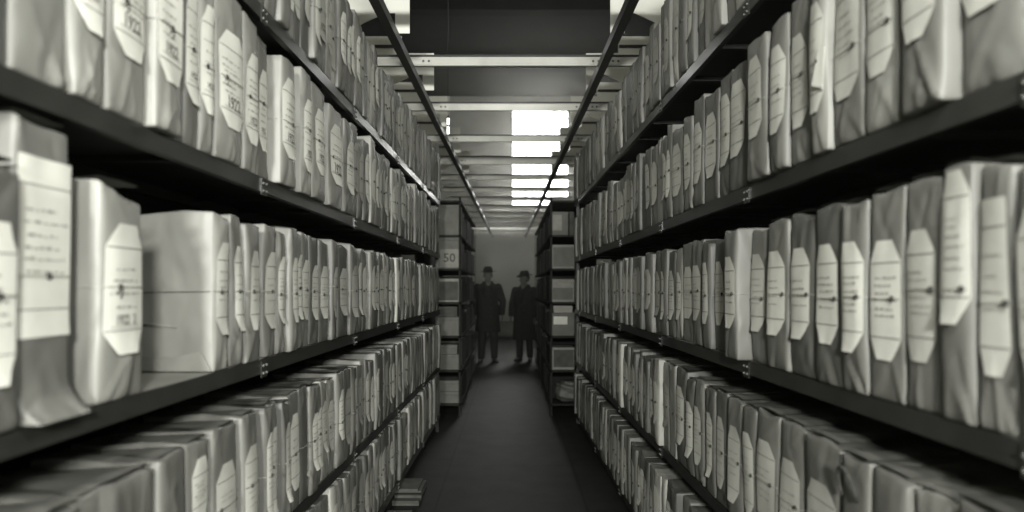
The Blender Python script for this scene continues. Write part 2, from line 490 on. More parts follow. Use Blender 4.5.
# near packets read off the photograph: (x near edge, x far edge, options)
NEAR = {
 ('R', 2): [
   (1016, 980, dict(tone='mid', tagw=.8, tag='tag_cream', taglh=.27, zc=.22, po=.0, h=.41, square=1)),
   (979, 941, dict(tone='mid', tag='tag_cream', tagw=.9, taglh=.25, zc=.285, h=.42, po=.008, fold=1)),
   (941, 907, dict(tone='mid', tag='tag_cream', tagw=.88, taglh=.235, zc=.205, h=.415, po=.0)),
   (906, 871, dict(tone='mid', tag='tag_white', tagw=.86, taglh=.232, zc=.195, h=.41, po=.004)),
   (870, 843, dict(tone='mid', tag='tag_white', tagw=.9, taglh=.23, zc=.20, h=.40, po=.012)),
   (843, 816, dict(tone='dark', tag='tag_white', tagw=.8, taglh=.225, zc=.205, h=.405, po=.010)),
   (816, 791, dict(tone='dark', tag='tag_white', tagw=.78, taglh=.225, zc=.205, h=.405, po=.004)),
   (791, 768, dict(tone='mid', tag='tag_white', tagw=.82, taglh=.225, zc=.205, h=.40, po=.008)),
   (768, 752, dict(tone='mid', tag='tag_cream', tagw=.8, taglh=.225, zc=.205, h=.39, po=-.002)),
   (739, 725, dict(tone='mid', tag='tag_white', tagw=.84, taglh=.22, zc=.205, h=.40, po=.040, pale_side=1)),
   (724, 714, dict(tone='dark', tag='tag_cream', taglh=.22, zc=.2)),
   (714, 703.5, dict(tone='dark', tag='tag_cream', taglh=.22, zc=.2, po=.01)),
   (703, 692.5, dict(tone='mid', tag='tag_cream', taglh=.21, zc=.2, po=.0)),
   (692, 681, dict(tone='mid', tag='tag_cream', taglh=.21, zc=.2)),
 ],
 ('R', 1): [
   (1026, 962, dict(tone='mid', tag='tag_cream', tagw=.95, taglh=.28, zc=.26, po=-.006, square=1, h=.42)),
   (950, 901, dict(tone='mid', tag='tag_cream', tagw=.78, taglh=.27, zc=.255, po=.022, h=.42)),
   (899, 866, dict(tone='light', tag='tag_cream', tagw=.85, taglh=.27, zc=.24, po=.006, h=.42)),
   (866, 835, dict(tone='mid', tag='tag_cream', tagw=.86, taglh=.26, zc=.225, po=.006, h=.42)),
   (830, 811, dict(tone='light', tag='tag_cream', tagw=.86, taglh=.25, zc=.215, po=.024, h=.41, slip=1)),
   (810, 791, dict(tone='mid', tag='tag_cream', tagw=.82, taglh=.23, zc=.20, po=.010, h=.415)),
   (787, 771, dict(tone='mid', tag='tag_cream', tagw=.84, taglh=.23, zc=.21, po=.018, h=.40)),
   (766, 747, dict(tone='mid', tag='tag_cream', tagw=.72, taglh=.23, zc=.23, po=.026, h=.405)),
   (746, 730, dict(tone='dark', tag='tag_cream', tagw=.86, taglh=.24, zc=.225, po=.0, h=.40)),
   (730, 718, dict(tone='dark', tag='tag_cream', tagw=.86, taglh=.24, zc=.22, h=.41)),
   (718, 704, dict(tone='dark', tag='tag_cream', tagw=.76, taglh=.23, zc=.2, h=.395)),
   (704, 694.5, dict(tone='dark', tag='tag_cream', taglh=.23, zc=.2)),
   (694, 684, dict(tone='mid', tag='tag_cream', taglh=.22, zc=.19, po=.008)),
   (683.5, 673, dict(tone='mid', tag='tag_cream', taglh=.22, zc=.19)),
 ],
 ('R', 3): [
   (960, 915, dict(tone='light', tag=None, h=.38, po=.0)),
   (914, 873, dict(tone='mid', tag=None, h=.385, po=.008)),
   (872, 842, dict(tone='mid', tag='tag_cream', taglh=.2, zc=.16, h=.385, po=.014, loop=1)),
   (841, 806, dict(tone='mid', tag='tag_cream', tagw=.85, taglh=.24, zc=.17, h=.39, po=.006)),
   (805, 781, dict(tone='mid', tag='tag_cream', tagw=.8, taglh=.25, zc=.17, h=.39)),
   (780, 758, dict(tone='mid', tag='tag_cream', tagw=.8, taglh=.26, zc=.18, h=.39)),
   (757, 744, dict(tone='dark', tag='tag_cream', taglh=.25, zc=.18, po=.006)),
   (743, 728, dict(tone='mid', tag='tag_cream', taglh=.24, zc=.18, po=.008)),
   (727, 716, dict(tone='dark', tag='tag_cream', taglh=.24, zc=.18, po=.004)),
   (715, 706, dict(tone='dark', tag='tag_white', taglh=.23, zc=.18, po=.006)),
   (705, 696, dict(tone='mid', tag='tag_cream', taglh=.22, zc=.18)),
   (695, 688, dict(tone='dark', tag='tag_cream', taglh=.22, zc=.18)),
   (688, 677, dict(tone='dark', tag='tag_white', tagw=.8, taglh=.24, zc=.21)),
 ],
 ('L', 2): [
   (12, 70, dict(tone='mid', tag='tag_white', tagw=.95, taglh=.28, zc=.27, h=.47, po=.0, flare=.045, square=2)),
   (97, 143, dict(tone='light', tag='tag_white', tagw=.86, taglh=.24, zc=.205, h=.40, po=.010, stamp='1922  2', drop=.035)),
   (213.5, 227.5, dict(tone='light', tag='tag_cream', tagw=.8, taglh=.23, zc=.205, h=.395, po=.004, bigbox=1)),
   (231, 241.5, dict(tone='mid', tag='tag_cream', taglh=.225, zc=.205, po=.0)),
   (242.5, 260, dict(tone='mid', tag='tag_cream', tagw=.66, taglh=.22, zc=.2, po=.01)),
   (264, 275.5, dict(tone='mid', tag='tag_cream', taglh=.23, zc=.2, po=.0)),
   (276, 283.5, dict(tone='mid', tag='tag_cream', taglh=.21, zc=.2)),
   (284, 292, dict(tone='mid', tag='tag_cream', taglh=.21, zc=.2)),
   (292.5, 300.5, dict(tone='mid', tag='tag_white', taglh=.22, zc=.21)),
   (301, 308, dict(tone='mid', tag='tag_cream', taglh=.21, zc=.2)),
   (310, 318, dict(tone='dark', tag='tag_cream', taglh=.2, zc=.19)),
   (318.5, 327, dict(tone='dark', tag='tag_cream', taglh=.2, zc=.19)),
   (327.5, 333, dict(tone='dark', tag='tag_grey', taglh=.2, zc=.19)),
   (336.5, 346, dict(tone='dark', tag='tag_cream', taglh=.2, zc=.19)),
   (350.5, 357, dict(tone='dark', tag='tag_grey', po=.016, pale_side=1)),
 ],
 ('L', 1): [
   (8, 66, dict(tone='light', tag=None, h=.42, po=.0)),
   (70, 104, dict(tone='light', tag='tag_white', tagw=.86, taglh=.26, zc=.245, h=.42, po=.008, stamp='1922')),
   (107, 145, dict(tone='light', tag='tag_white', tagw=.88, taglh=.26, zc=.24, h=.42, po=.006, stamp='1922')),
   (153, 183, dict(tone='light', tag='tag_white', tagw=.9, taglh=.27, zc=.235, h=.43, po=.024, stamp='1922')),
   (184, 198, dict(tone='mid', tag='tag_white', tagw=.92, taglh=.26, zc=.225, h=.42, po=.0, stamp='1922')),
   (198.5, 213, dict(tone='light', tag='tag_white', tagw=.9, taglh=.26, zc=.22, h=.42, po=.004, stamp='1922')),
   (217, 242, dict(tone='light', tag='tag_white', tagw=.92, taglh=.245, zc=.205, h=.44, po=.010, stamp='1922')),
   (244, 258, dict(tone='light', tag='tag_white', tagw=.9, taglh=.25, zc=.2, h=.43, po=.006, stamp='1922')),
   (259, 271, dict(tone='mid', tag='tag_white', taglh=.24, zc=.2, h=.42, stamp='1922')),
   (281, 295.5, dict(tone='light', tag='tag_white', tagw=.88, taglh=.25, zc=.21, h=.40, po=.020, stamp='1922')),
   (296, 306, dict(tone='light', tag='tag_white', taglh=.25, zc=.2, stamp='1922')),
   (312, 325, dict(tone='light', tag='tag_white', taglh=.24, zc=.21, h=.42, po=.015, stamp='1922')),
   (325.5, 339, dict(tone='light', tag='tag_white', taglh=.24, zc=.21, h=.40, stamp='1922')),
   (344, 354, dict(tone='mid', tag='tag_white', taglh=.23, zc=.2, po=.012)),
 ],
 ('L', 3): [
   (75, 153, dict(tone='mid', tag='tag_cream', tagw=.5, taglh=.2, zc=.15, h=.38, po=.0)),
   (158, 186, dict(tone='mid', tag=None, h=.385, po=.008)),
   (187, 208.5, dict(tone='mid', tag='tag_white', tagw=.8, taglh=.15, zc=.27, h=.385, po=.0)),
   (213, 237, dict(tone='mid', tag='tag_cream', tagw=.78, taglh=.26, zc=.17, h=.39, po=.006)),
   (242, 257, dict(tone='mid', tag='tag_cream', tagw=.82, taglh=.26, zc=.18, h=.395, po=.010)),
   (258.5, 266, dict(tone='dark', tag='tag_cream', taglh=.26, zc=.19)),
   (266.5, 276, dict(tone='mid', tag='tag_cream', taglh=.26, zc=.19, po=.004)),
   (277, 285, dict(tone='dark', tag='tag_cream', taglh=.25, zc=.19)),
   (286, 299, dict(tone='mid', tag='tag_white', tagw=.8, taglh=.25, zc=.2, po=.004)),
 ],
}

ORD = ['first', 'second', 'third', 'fourth', 'fifth', 'sixth', 'seventh', 'eighth', 'ninth', 'tenth', 'eleventh', 'twelfth', 'thirteenth',
       'fourteenth', 'fifteenth', 'sixteenth', 'seventeenth', 'eighteenth', 'nineteenth']
def ordinal(n):
    if n <= 19:
        return ORD[n - 1]
    tens = {2: ('twenty', 'twentieth'), 3: ('thirty', 'thirtieth'), 4: ('forty', 'fortieth'), 5: ('fifty', 'fiftieth'), 6: ('sixty', 'sixtieth'), 7: ('seventy', 'seventieth')}[n // 10]
    return tens[1] if n % 10 == 0 else tens[0] + '-' + ORD[n % 10 - 1]

# gather slots
slots = []
for side in 'LR':
    for row in range(5):
        lst = []
        spec = NEAR.get((side, row), [])
        if spec:
            a0 = a_of_x(side, spec[0][0])
            # a few more packets nearer than the frame
            pre = []
            a = a0 - .006
            while a > .62:
                th = rng.uniform(.11, .14)
                pre.append((a - th, a, {}))
                a -= th + .004
            lst += pre[::-1]
            for xa, xb, o in spec:
                p = o.get('po', 0.0)
                # an edge that juts out by p is seen at W - p
                a_n = F * (W - p) / abs(xa - VP[side]); a_f = F * (W - p) / abs(xb - VP[side])
                if lst:
                    a_n = max(a_n, lst[-1][1] + .003)
                lst.append((a_n, a_f, o))
            a = lst[-1][1] + .004
        else:
            a = .62
        while a < A_END[side] - .05:
            th = rng.uniform(.08, .135) if side == 'R' else rng.uniform(.07, .115)
            if a + th > A_END[side]:
                break
            lst.append((a, a + th, {}))
            a += th + .004
        for a_n, a_f, o in lst:
            slots.append(dict(side=side, row=row, a0=a_n, a1=a_f, o=o))

def shown_area(s):
    side = s['side']; hz = SHELF_H[side][s['row']]
    xa, xb = x_of_a(side, s['a0']), x_of_a(side, s['a1'])
    x0, x1 = max(0, min(xa, xb)), min(1024, max(xa, xb))
    if x1 <= x0:
        return 0
    y = lambda h, a: CY + (EYE - h) * F / a
    am = (s['a0'] + s['a1']) / 2
    # nearest point in frame decides for the rows cut by the frame
    best = 0
    for a in (s['a0'], am, s['a1']):
        y0, y1 = max(0, y(hz + .42, a)), min(512, y(hz, a))
        best = max(best, y1 - y0)
    return (x1 - x0) * max(0, best)
for s in slots:
    s['area'] = shown_area(s)
vis = sorted([s for s in slots if s['area'] > 0], key=lambda s: -s['area'])
N_IND = 300
for i, s in enumerate(vis):
    s['solo'] = i < N_IND
print('packets', len(slots), 'in view', len(vis), 'area of the last single one', vis[min(299, len(vis) - 1)]['area'])

TONE_W = {'dark': 'dark', 'mid': 'grey', 'light': 'light', 'pale': 'pale'}
TAG_W = {'tag_white': 'white tag', 'tag_cream': 'cream tag', 'tag_grey': 'dull tag'}
rest = MB()
count = {}
for s in slots:
    side, row, o = s['side'], s['row'], dict(s['o'])
    r = random.Random(hash((side == 'L', row, round(s['a0'] * 1000))) & 0xffffff)
    th = s['a1'] - s['a0']
    am = (s['a0'] + s['a1']) / 2
    if 'tone' not in o:
        o['tone'] = r.choices(('dark', 'mid', 'light', 'pale'), (4, 4, 2, .9))[0]
    if 'tag' not in o:
        o['tag'] = r.choices(('tag_white', 'tag_cream', 'tag_grey', None), (2, 5, 2, 1.2) if (side, row) != ('R', 0) else (0, 2, 4, 5))[0]
    h = o.get('h', (r.uniform(.384, .404) if row == 2 else r.uniform(.37, .41)) if row > 1 else r.uniform(.37, .435))
    if row in (3, 4):
        h = min(h, .40)
    po = o.get('po', r.choice((0, .001, .002, .004, .004, .008, .012, .018)) if r.random() < .8 else r.uniform(-.012, .0))
    dp = .27
    if o.get('bigbox'):
        dp = .36
    big = s['area']
    lod = 0 if big > 2500 else (1 if big > 500 else 2)
    t = th - .0045
    sh = Shape(t, h, r, lod)
    base = SHELF_H[side][row] + .0012
    loc = rack_pt(side, am, po, base)
    rz = rack_rot(side)
    lean = r.uniform(-.006, .006) if th > .08 else 0
    xf = Matrix.Translation(loc) @ Matrix.Rotation(rz, 4, 'Z')
    tagw = o.get('tagw', r.uniform(.68, .86)); lh = o.get('taglh', r.uniform(.19, .245)); zc = o.get('zc', h * .5 + r.uniform(-.015, .02))
    lh = min(lh, 2 * (h - zc) - .02, 2 * zc - .02)
    stamp = o.get('stamp')
    if stamp is None and side == 'L' and row in (0, 1) and o['tag'] and 'tone' in s['o'] is None:
        stamp = '1922'
    if stamp is None and side == 'L' and row in (0, 1) and o['tag'] and r.random() < .6:
        stamp = '1922'
    if not s.get('solo'):
        # too far along (or beyond the frame): part of the one mass of further packets
        wrapper_mesh(rest, sh, dp, r, 2, {'dark': 0, 'mid': 1, 'light': 2, 'pale': 2}[o['tone']], xf=xf)
        if o['tag']:
            tag_mesh(rest, sh, th * tagw, lh, zc, 0, r, 2, .04, mi=3, xf=xf)
        continue
    key = (side, row)
    n = count[key] = count.get(key, 0) + 1
    sd = 'left' if side == 'L' else 'right'
    tw = TONE_W[o['tone']]
    tg = ('white tag stamped 1922' if stamp else TAG_W[o['tag']]) if o['tag'] else 'no tag'
    lab = f"{tw} paper packet, {tg}, {ordinal(n)} from near end, {sd} rack's {SHELF_NAME[row]} shelf"
    if o.get('bigbox'):
        lab = "broad paper parcel tied with string after the gap, left rack's middle shelf"
    elif o.get('slip'):
        lab = "light packet with a loose white slip, fifth from near end, right rack's second shelf"
    elif o.get('flare'):
        lab = "tall grey packet with the largest white label and a flared foot, left rack's middle shelf"
    g = f"paper packets on the {SHELF_NAME[row]} shelf of the {sd} rack"
    root = thing('document_packet', lab, 'packet', loc, rz, g)
    root.rotation_euler = (0, 0, rz)
    mb = MB()
    wrapper_mesh(mb, sh, dp, r, lod, 0, o.get('drop', r.uniform(0, .012)), o.get('flare', 0.0))
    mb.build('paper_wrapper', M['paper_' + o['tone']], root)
    if o['tag']:
        mb = MB()
        ch = min(.042 if lod < 2 else .036, lh * .25)
        xo = r.uniform(-.03, .03) * th
        tag_mesh(mb, sh, th * tagw, lh, zc, xo, r, lod, ch, stamp, square_top=o.get('square', 0),
                 curl=r.choice((.002, .004, .007)), tilt=r.uniform(-.025, .025))
        mb.build('paper_tag', [M[o['tag']], M['ink'], M['ink_faint']], root)
    mb = MB()
    zs = h * r.uniform(.47, .53)
    near_sign = 1 if side == 'R' else -1
    kx = near_sign * th * (r.uniform(.22, .36) if side == 'R' else r.uniform(-.1, .3))
    string_mesh(mb, sh, dp, zs, r, lod, kx)
    mb.build('string', [M['string'] if o.get('bigbox') or (side == 'L' and r.random() < .35) else M['string_light'], M['string']], root)
    if row >= 3 and lod < 2:
        mb = MB(); flap_mesh(mb, sh, dp, r, lod)
        mb.build('end_flap', M['paper_' + o['tone']], root)
    elif row == 2 and lod == 0 and not o.get('bigbox'):
        mb = MB(); flap_mesh(mb, sh, dp, r, lod)
        mb.build('end_flap', M['paper_' + o['tone']], root)
    if lod < 2 and not s['o'] and r.random() < .16 and not o.get('bigbox'):
        mb = MB()
        top = r.random() < .5
        x0 = r.choice((-1, 1)) * th * .40
        z0 = h * .985 if top else h * r.uniform(.2, .3)
        hx, hz_ = th * .42 * (-1 if x0 > 0 else 1), r.uniform(.05, .09)
        tri = [(x0, z0), (x0 + hx, z0 - .012), (x0 + hx * .45, z0 - hz_ * .6), (x0 + hx * .1, z0 - hz_)]
        vs = [(x, -sh.d(x, z) - .0065 - .005 * (q in (2, 3)), z) for q, (x, z) in enumerate(tri)]
        vs += [(x, y - .0008, z) for x, y, z in vs]
        mb.add(vs, [(0, 3, 2, 1), (4, 5, 6, 7), (0, 1, 5, 4), (1, 2, 6, 5), (2, 3, 7, 6), (3, 0, 4, 7)])
        tc_ = mb.build('torn_corner', M['paper_pale'], root); tc_['label'] = 'pale torn flap of wrapping paper'
    if o.get('bigbox'):
        # creased end folds of the wrapping on the side that faces the gap
        xs = -th / 2 - .0035
        mb = MB()
        p = [(.004, .003), (dp - .01, .003), (dp - .06, .045), (.10, .036), (.03, .052)]
        vs = [(xs - .002 * (q > 1) , y, z) for q, (y, z) in enumerate(p)] + [(xs + .002, y, z) for y, z in p]
        m = len(p)
        mb.add(vs, [tuple(range(m)), tuple(range(2 * m - 1, m - 1, -1))] + [(k, m + k, m + (k + 1) % m, (k + 1) % m) for k in range(m)])
        mb.build('end_fold', M['paper_' + o['tone']], root)
        mb = MB()
        mb.tube([(xs + .002, .235, .05), (xs, .232, .15), (xs + .001, .238, .26), (xs + .002, .234, h - .01)], [.003, .0045, .004, .003], 6)
        mb.tube([(xs + .002, .25, .09), (xs, .17, .12), (xs + .002, .09, .11)], [.002, .004, .002], 6)
        mb.build('paper_crease', M['paper_' + o['tone']], root)
    if o.get('slip'):
        mb = MB()
        # a small loose slip that hangs from the near edge of the tag
        pts = [(.030, .23), (.052, .225), (.044, .135), (.008, .150)]
        vs = [(x, -sh.d(x, z) - .008 - .004 * (z < .2), z) for x, z in pts] + [(x, -sh.d(x, z) - .007 - .004 * (z < .2), z) for x, z in pts]
        mb.add(vs, [(0, 1, 2, 3), (7, 6, 5, 4), (0, 4, 5, 1), (1, 5, 6, 2), (2, 6, 7, 3), (3, 7, 4, 0)])
        sl = mb.build('paper_slip', M['lamp_white'], root); sl['label'] = 'loose white slip'
    if o.get('loop'):
        mb = MB()
        pts = []
        for i in range(13):
            an = -.3 + 3.8 * i / 12
            pts.append((.0 + .034 * math.cos(an), -sh.d(0, .33) - .012 - .012 * math.sin(an), .315 + .05 * math.sin(an)))
        mb.tube(pts, .0042, 8)
        lp = mb.build('rope_loop', M['string'], root); lp['label'] = 'dark loop of rope'
if rest.v:
    ro = rest.build('further_packets', [M['paper_dark'], M['paper_mid'], M['paper_light'], M['tag_grey']])
    ro['kind'] = 'stuff'
    ro['label'] = 'remaining paper packets where the shelves run out at both ends'
    ro['category'] = 'packets'

# ------------------------------------------------------------------ the two near racks
RAIL_H, RAIL_L = EYE + 1.41, .67
RAIL_X = {'L': .682, 'R': .625}
def build_rack(side):
    sd = 'left' if side == 'L' else 'right'
    # rack local frame: x along the aisle (u), y out into the aisle, z up  -> use world placement through rack_pt
    lab = f"dark steel shelving rack along the {sd} of the aisle, five shelves of paper packets"
    root = thing('shelving_rack', lab, 'shelving', rack_pt(side, 0, 0, 0), 0, None)
    inv = Matrix.Translation(-rack_pt(side, 0, 0, 0))
    def bx(mb, a0, a1, o0, o1, h0, h1, mi=0):
        vs = []
        for a in (a0, a1):
            for o in (o0, o1):
                for h in (h0, h1):
                    vs.append(inv @ rack_pt(side, a, o, h))
        fs = [(0, 1, 3, 2), (4, 6, 7, 5), (0, 4, 5, 1), (2, 3, 7, 6), (0, 2, 6, 4), (1, 5, 7, 3)]
        if side == 'R':
            fs = [f[::-1] for f in fs]
        mb.add(vs, fs, mi)
    end = A_END[side] + .02
    start = .30
    posts = [.90 if side == 'L' else .98]
    step = 1.15
    while posts[-1] + step < end - .3:
        posts.append(posts[-1] + step)
    joints = [start] + posts + [end]
    for row, h in enumerate(SHELF_H[side]):
        for j in range(len(joints) - 1):
            a0, a1 = joints[j] + .001, joints[j + 1] - .001
            mb = MB()
            bx(mb, a0, a1, -.385, -.004, h - .006, h - .001)          # the board
            bx(mb, a0, a1, -.384, -.005, h - .0009, h, 1)          # its top, coloured paler than the underside as if lit
            bx(mb, a0, a1, -.385, -.373, h - .04, h - .0061)      # rear fold
            for f in (.33, .67):
                am = a0 + (a1 - a0) * f
                bx(mb, am - .012, am + .012, -.372, -.012, h - .022, h - .0061)   # stiffener under the board
            sf = mb.build('shelf', [M['steel_dark'], M['shelf_top_lit']], root)
            lp = MB()
            bx(lp, a0, a1, -.0035, .004, h - .042, h + .0)
            bx(lp, a0, a1, -.016, -.0036, h - .042, h - .036)
            lp.build('shelf_lip', M['steel_lip'], sf)
        for a in posts[:]:
            mb = MB()
            bx(mb, a - .022, a + .022, .0045, .0075, h - .052, h - .004)
            for da, dh in ((-.013, -.018), (.013, -.018), (-.013, -.04), (.013, -.04)):
                c = inv @ rack_pt(side, a + da, .009, h + dh)
                mb.ball(c, .0045, .004, .0045, 8, 6, 1)
            mb.build('post_clip', [M['steel_lip'], M['bolt']], root)
    for a in posts + [end - .012]:
        for o0 in ((-.40,) if a < end - .02 else (-.015, -.40)):
            mb = MB()
            # an angle post, clear of the packets: thin leg across, hidden between two packets
            bx(mb, a - .0015, a + .0015, o0 - .025, o0 + .004, .0, RAIL_H - .03)
            if o0 < -.1:
                bx(mb, a + .0016, a + .03, o0 - .025, o0 - .021, .0, RAIL_H - .03)
            mb.build('post', M['steel_dark'], root)
    mb = MB(); bx(mb, start, end, -.425, -.42, .03, RAIL_H - .03)
    mb.build('dark_backing', M['back_dark'], root)  # dark sheet added behind the packets so the gaps stay black
    mb = MB(); bx(mb, start, end, -.40, -.05, .0, .03 if side == 'R' else .05)
    mb.build('plinth', M['back_dark'], root)
    return root, posts
racks = {sd: build_rack(sd) for sd in 'LR'}

bar_z = [round(z * 1.02, 3) for z in (3.29, 4.385, 5.48, 6.64, 7.86, 8.95, 10.05, 11.1, 12.2, 13.3, 14.4, 15.5, 16.6, 17.7, 18.3)]
# the long dark rails at the head of each rack run on over the farther racks
for side in 'LR':
    s = SGN[side]
    mb = MB()
    a0, a1 = .3, 18.9
    x0 = s * RAIL_L; 
    def railx(a):
        return s * (RAIL_X[side] + K[side] * a)
    def rbox(mb, aa0, aa1, o0, o1, h0, h1):
        v = []
        for a in (aa0, aa1):
            for o in (o0, o1):
                for h in (h0, h1):
                    v.append((railx(a) + o, a, h))
        mb.add(v, [(0, 1, 3, 2), (4, 6, 7, 5), (0, 4, 5, 1), (2, 3, 7, 6), (0, 2, 6, 4), (1, 5, 7, 3)])
    root = thing('overhead_rail', f"long dark steel rail overhead along the top of the {'left' if side == 'L' else 'right'} racks", 'rail', (0, 0, 0), 0, 'overhead rails along the aisle')
    rbox(mb, a0, a1, -.024, .024, RAIL_H - .05, RAIL_H)
    mb.build('rail_beam', M['steel_dark'], root)
    # pale plates standing on the rail, one behind each crossbar
    for i, z in enumerate(bar_z[:5]):
        mb = MB()
        y = z + .52
        x = lambda q: s * (q + K[side] * y)
        prof = [(.60, .0005), (.60, .265), (.83, .265), (.83, .385), (1.3, .385), (1.3, -.05), (.94, .01), (.86, .055), (.735, .112), (.68, .112), (.68, .0005)]
        m = len(prof)
        vs = [(x(q), y, RAIL_H + h) for q, h in prof] + [(x(q), y + .006, RAIL_H + h) for q, h in prof]
        fs = [tuple(range(m)), tuple(range(2 * m - 1, m - 1, -1))] + [(k, (k + 1) % m, m + (k + 1) % m, m + k) for k in range(m)]
        mb.add(vs, fs)
        pl = mb.build('end_plate', M['plate_light'], root)
        pl['label'] = 'pale plate standing on the rail'
        rb = MB(); q0, q1 = sorted((x(.835), x(1.29)))
        rb.box(q0, q1, y - .02, y - .0005, RAIL_H + .300, RAIL_H + .318)
        rb.build('plate_rib', M['steel_dark'], pl)

# ------------------------------------------------------------------ cross bars over the aisle
for i, z in enumerate(bar_z):
    n_ = i
    lab = ['at the near end, above the frame edge'] + []
    if i == 0:
        lb = 'pale steel bar across the aisle, closest overhead bar to the camera'
    elif i == 4:
        lb = 'deep pale beam across the aisle, fifth bar, in front of the bright window'
    else:
        lb = f"pale steel bar spanning the aisle overhead, {ordinal(i + 1)} counted from the near end"
    root = thing('overhead_crossbar', lb, 'crossbar', (0, z, RAIL_H), 0, 'bars spanning the aisle overhead')
    mb = MB()
    hh = .055 if i != 4 else .085
    y0 = -.034
    half = .98
    # channel: web facing the camera with a dark strip along its top
    mb.box(-half, half, y0, y0 + .006, .0006, hh)
    mb.box(-half, half, y0 + .0061, y0 + .03, .0006, .0066)
    ob = mb.build('bar', M['steel_light'], root)
    mb = MB(); mb.box(-half, half, y0 - .010, y0 + .03, hh + .0005, hh + .011)
    mb.build('bar_top_strip', M['steel_dark'], root)
    if i < 8:
        for s in (-1, 1):
            mb = MB()
            cx = s * (RAIL_L - .07)
            mb.box(cx - .10, cx + .10, y0 - .005, y0 - .0005, .006, hh - .004)
            for dx in (-.08, -.045, .045, .08):
                mb.ball((cx + dx, y0 - .0055, hh * .5), .008, .005, .008, 10, 6, 1)
            mb.build('splice_plate', [M['steel_light'], M['bolt']], root)

# ------------------------------------------------------------------ farther racks with boxes
FAR_H = [.14, .50, .866, 1.23, 1.59, 1.95]
def carton(w, d, h, mat, lid=True, label=None, band=None):
    return dict(w=w, d=d, h=h, mat=mat, lid=lid, label=label, band=band)
def place_carton(x0, x1, y0, y1, z, h, mat, lab, frame=None, mark=None, group=None, detail=True):
    root = thing('archive_box', lab, 'box', ((x0 + x1) / 2, y0, z), 0, group)
    w, d = x1 - x0, y1 - y0
    mb = MB()
    mb.box(-w / 2 + .002, w / 2 - .002, .002, d - .002, 0, h - .0335 if detail else h - .002, 0, .003 if detail else 0)
    mb.build('box_body', M[mat], root)
    if detail:
        mb = MB(); mb.box(-w / 2, w / 2, 0, d, h - .033, h, 0, .003)
        mb.build('box_lid', M[mat], root)
    if frame:
        fx0, fx1, fz0, fz1, mm = frame
        mb = MB()
        mb.box(-w / 2 + w * fx0, -w / 2 + w * fx1, -.002, .0015, h * fz0, h * fz1)
        if mark:
            gv, gf = glyphs(mark)
            sw = w * (fx1 - fx0) * .62
            mb.add([(-w / 2 + w * (fx0 + fx1) / 2 + x * sw, -.0026, h * (fz0 + fz1) / 2 + y * sw) for x, y in gv], gf, 1)
        mb.build('box_label', [M[mm], M['ink']], root)
    return root
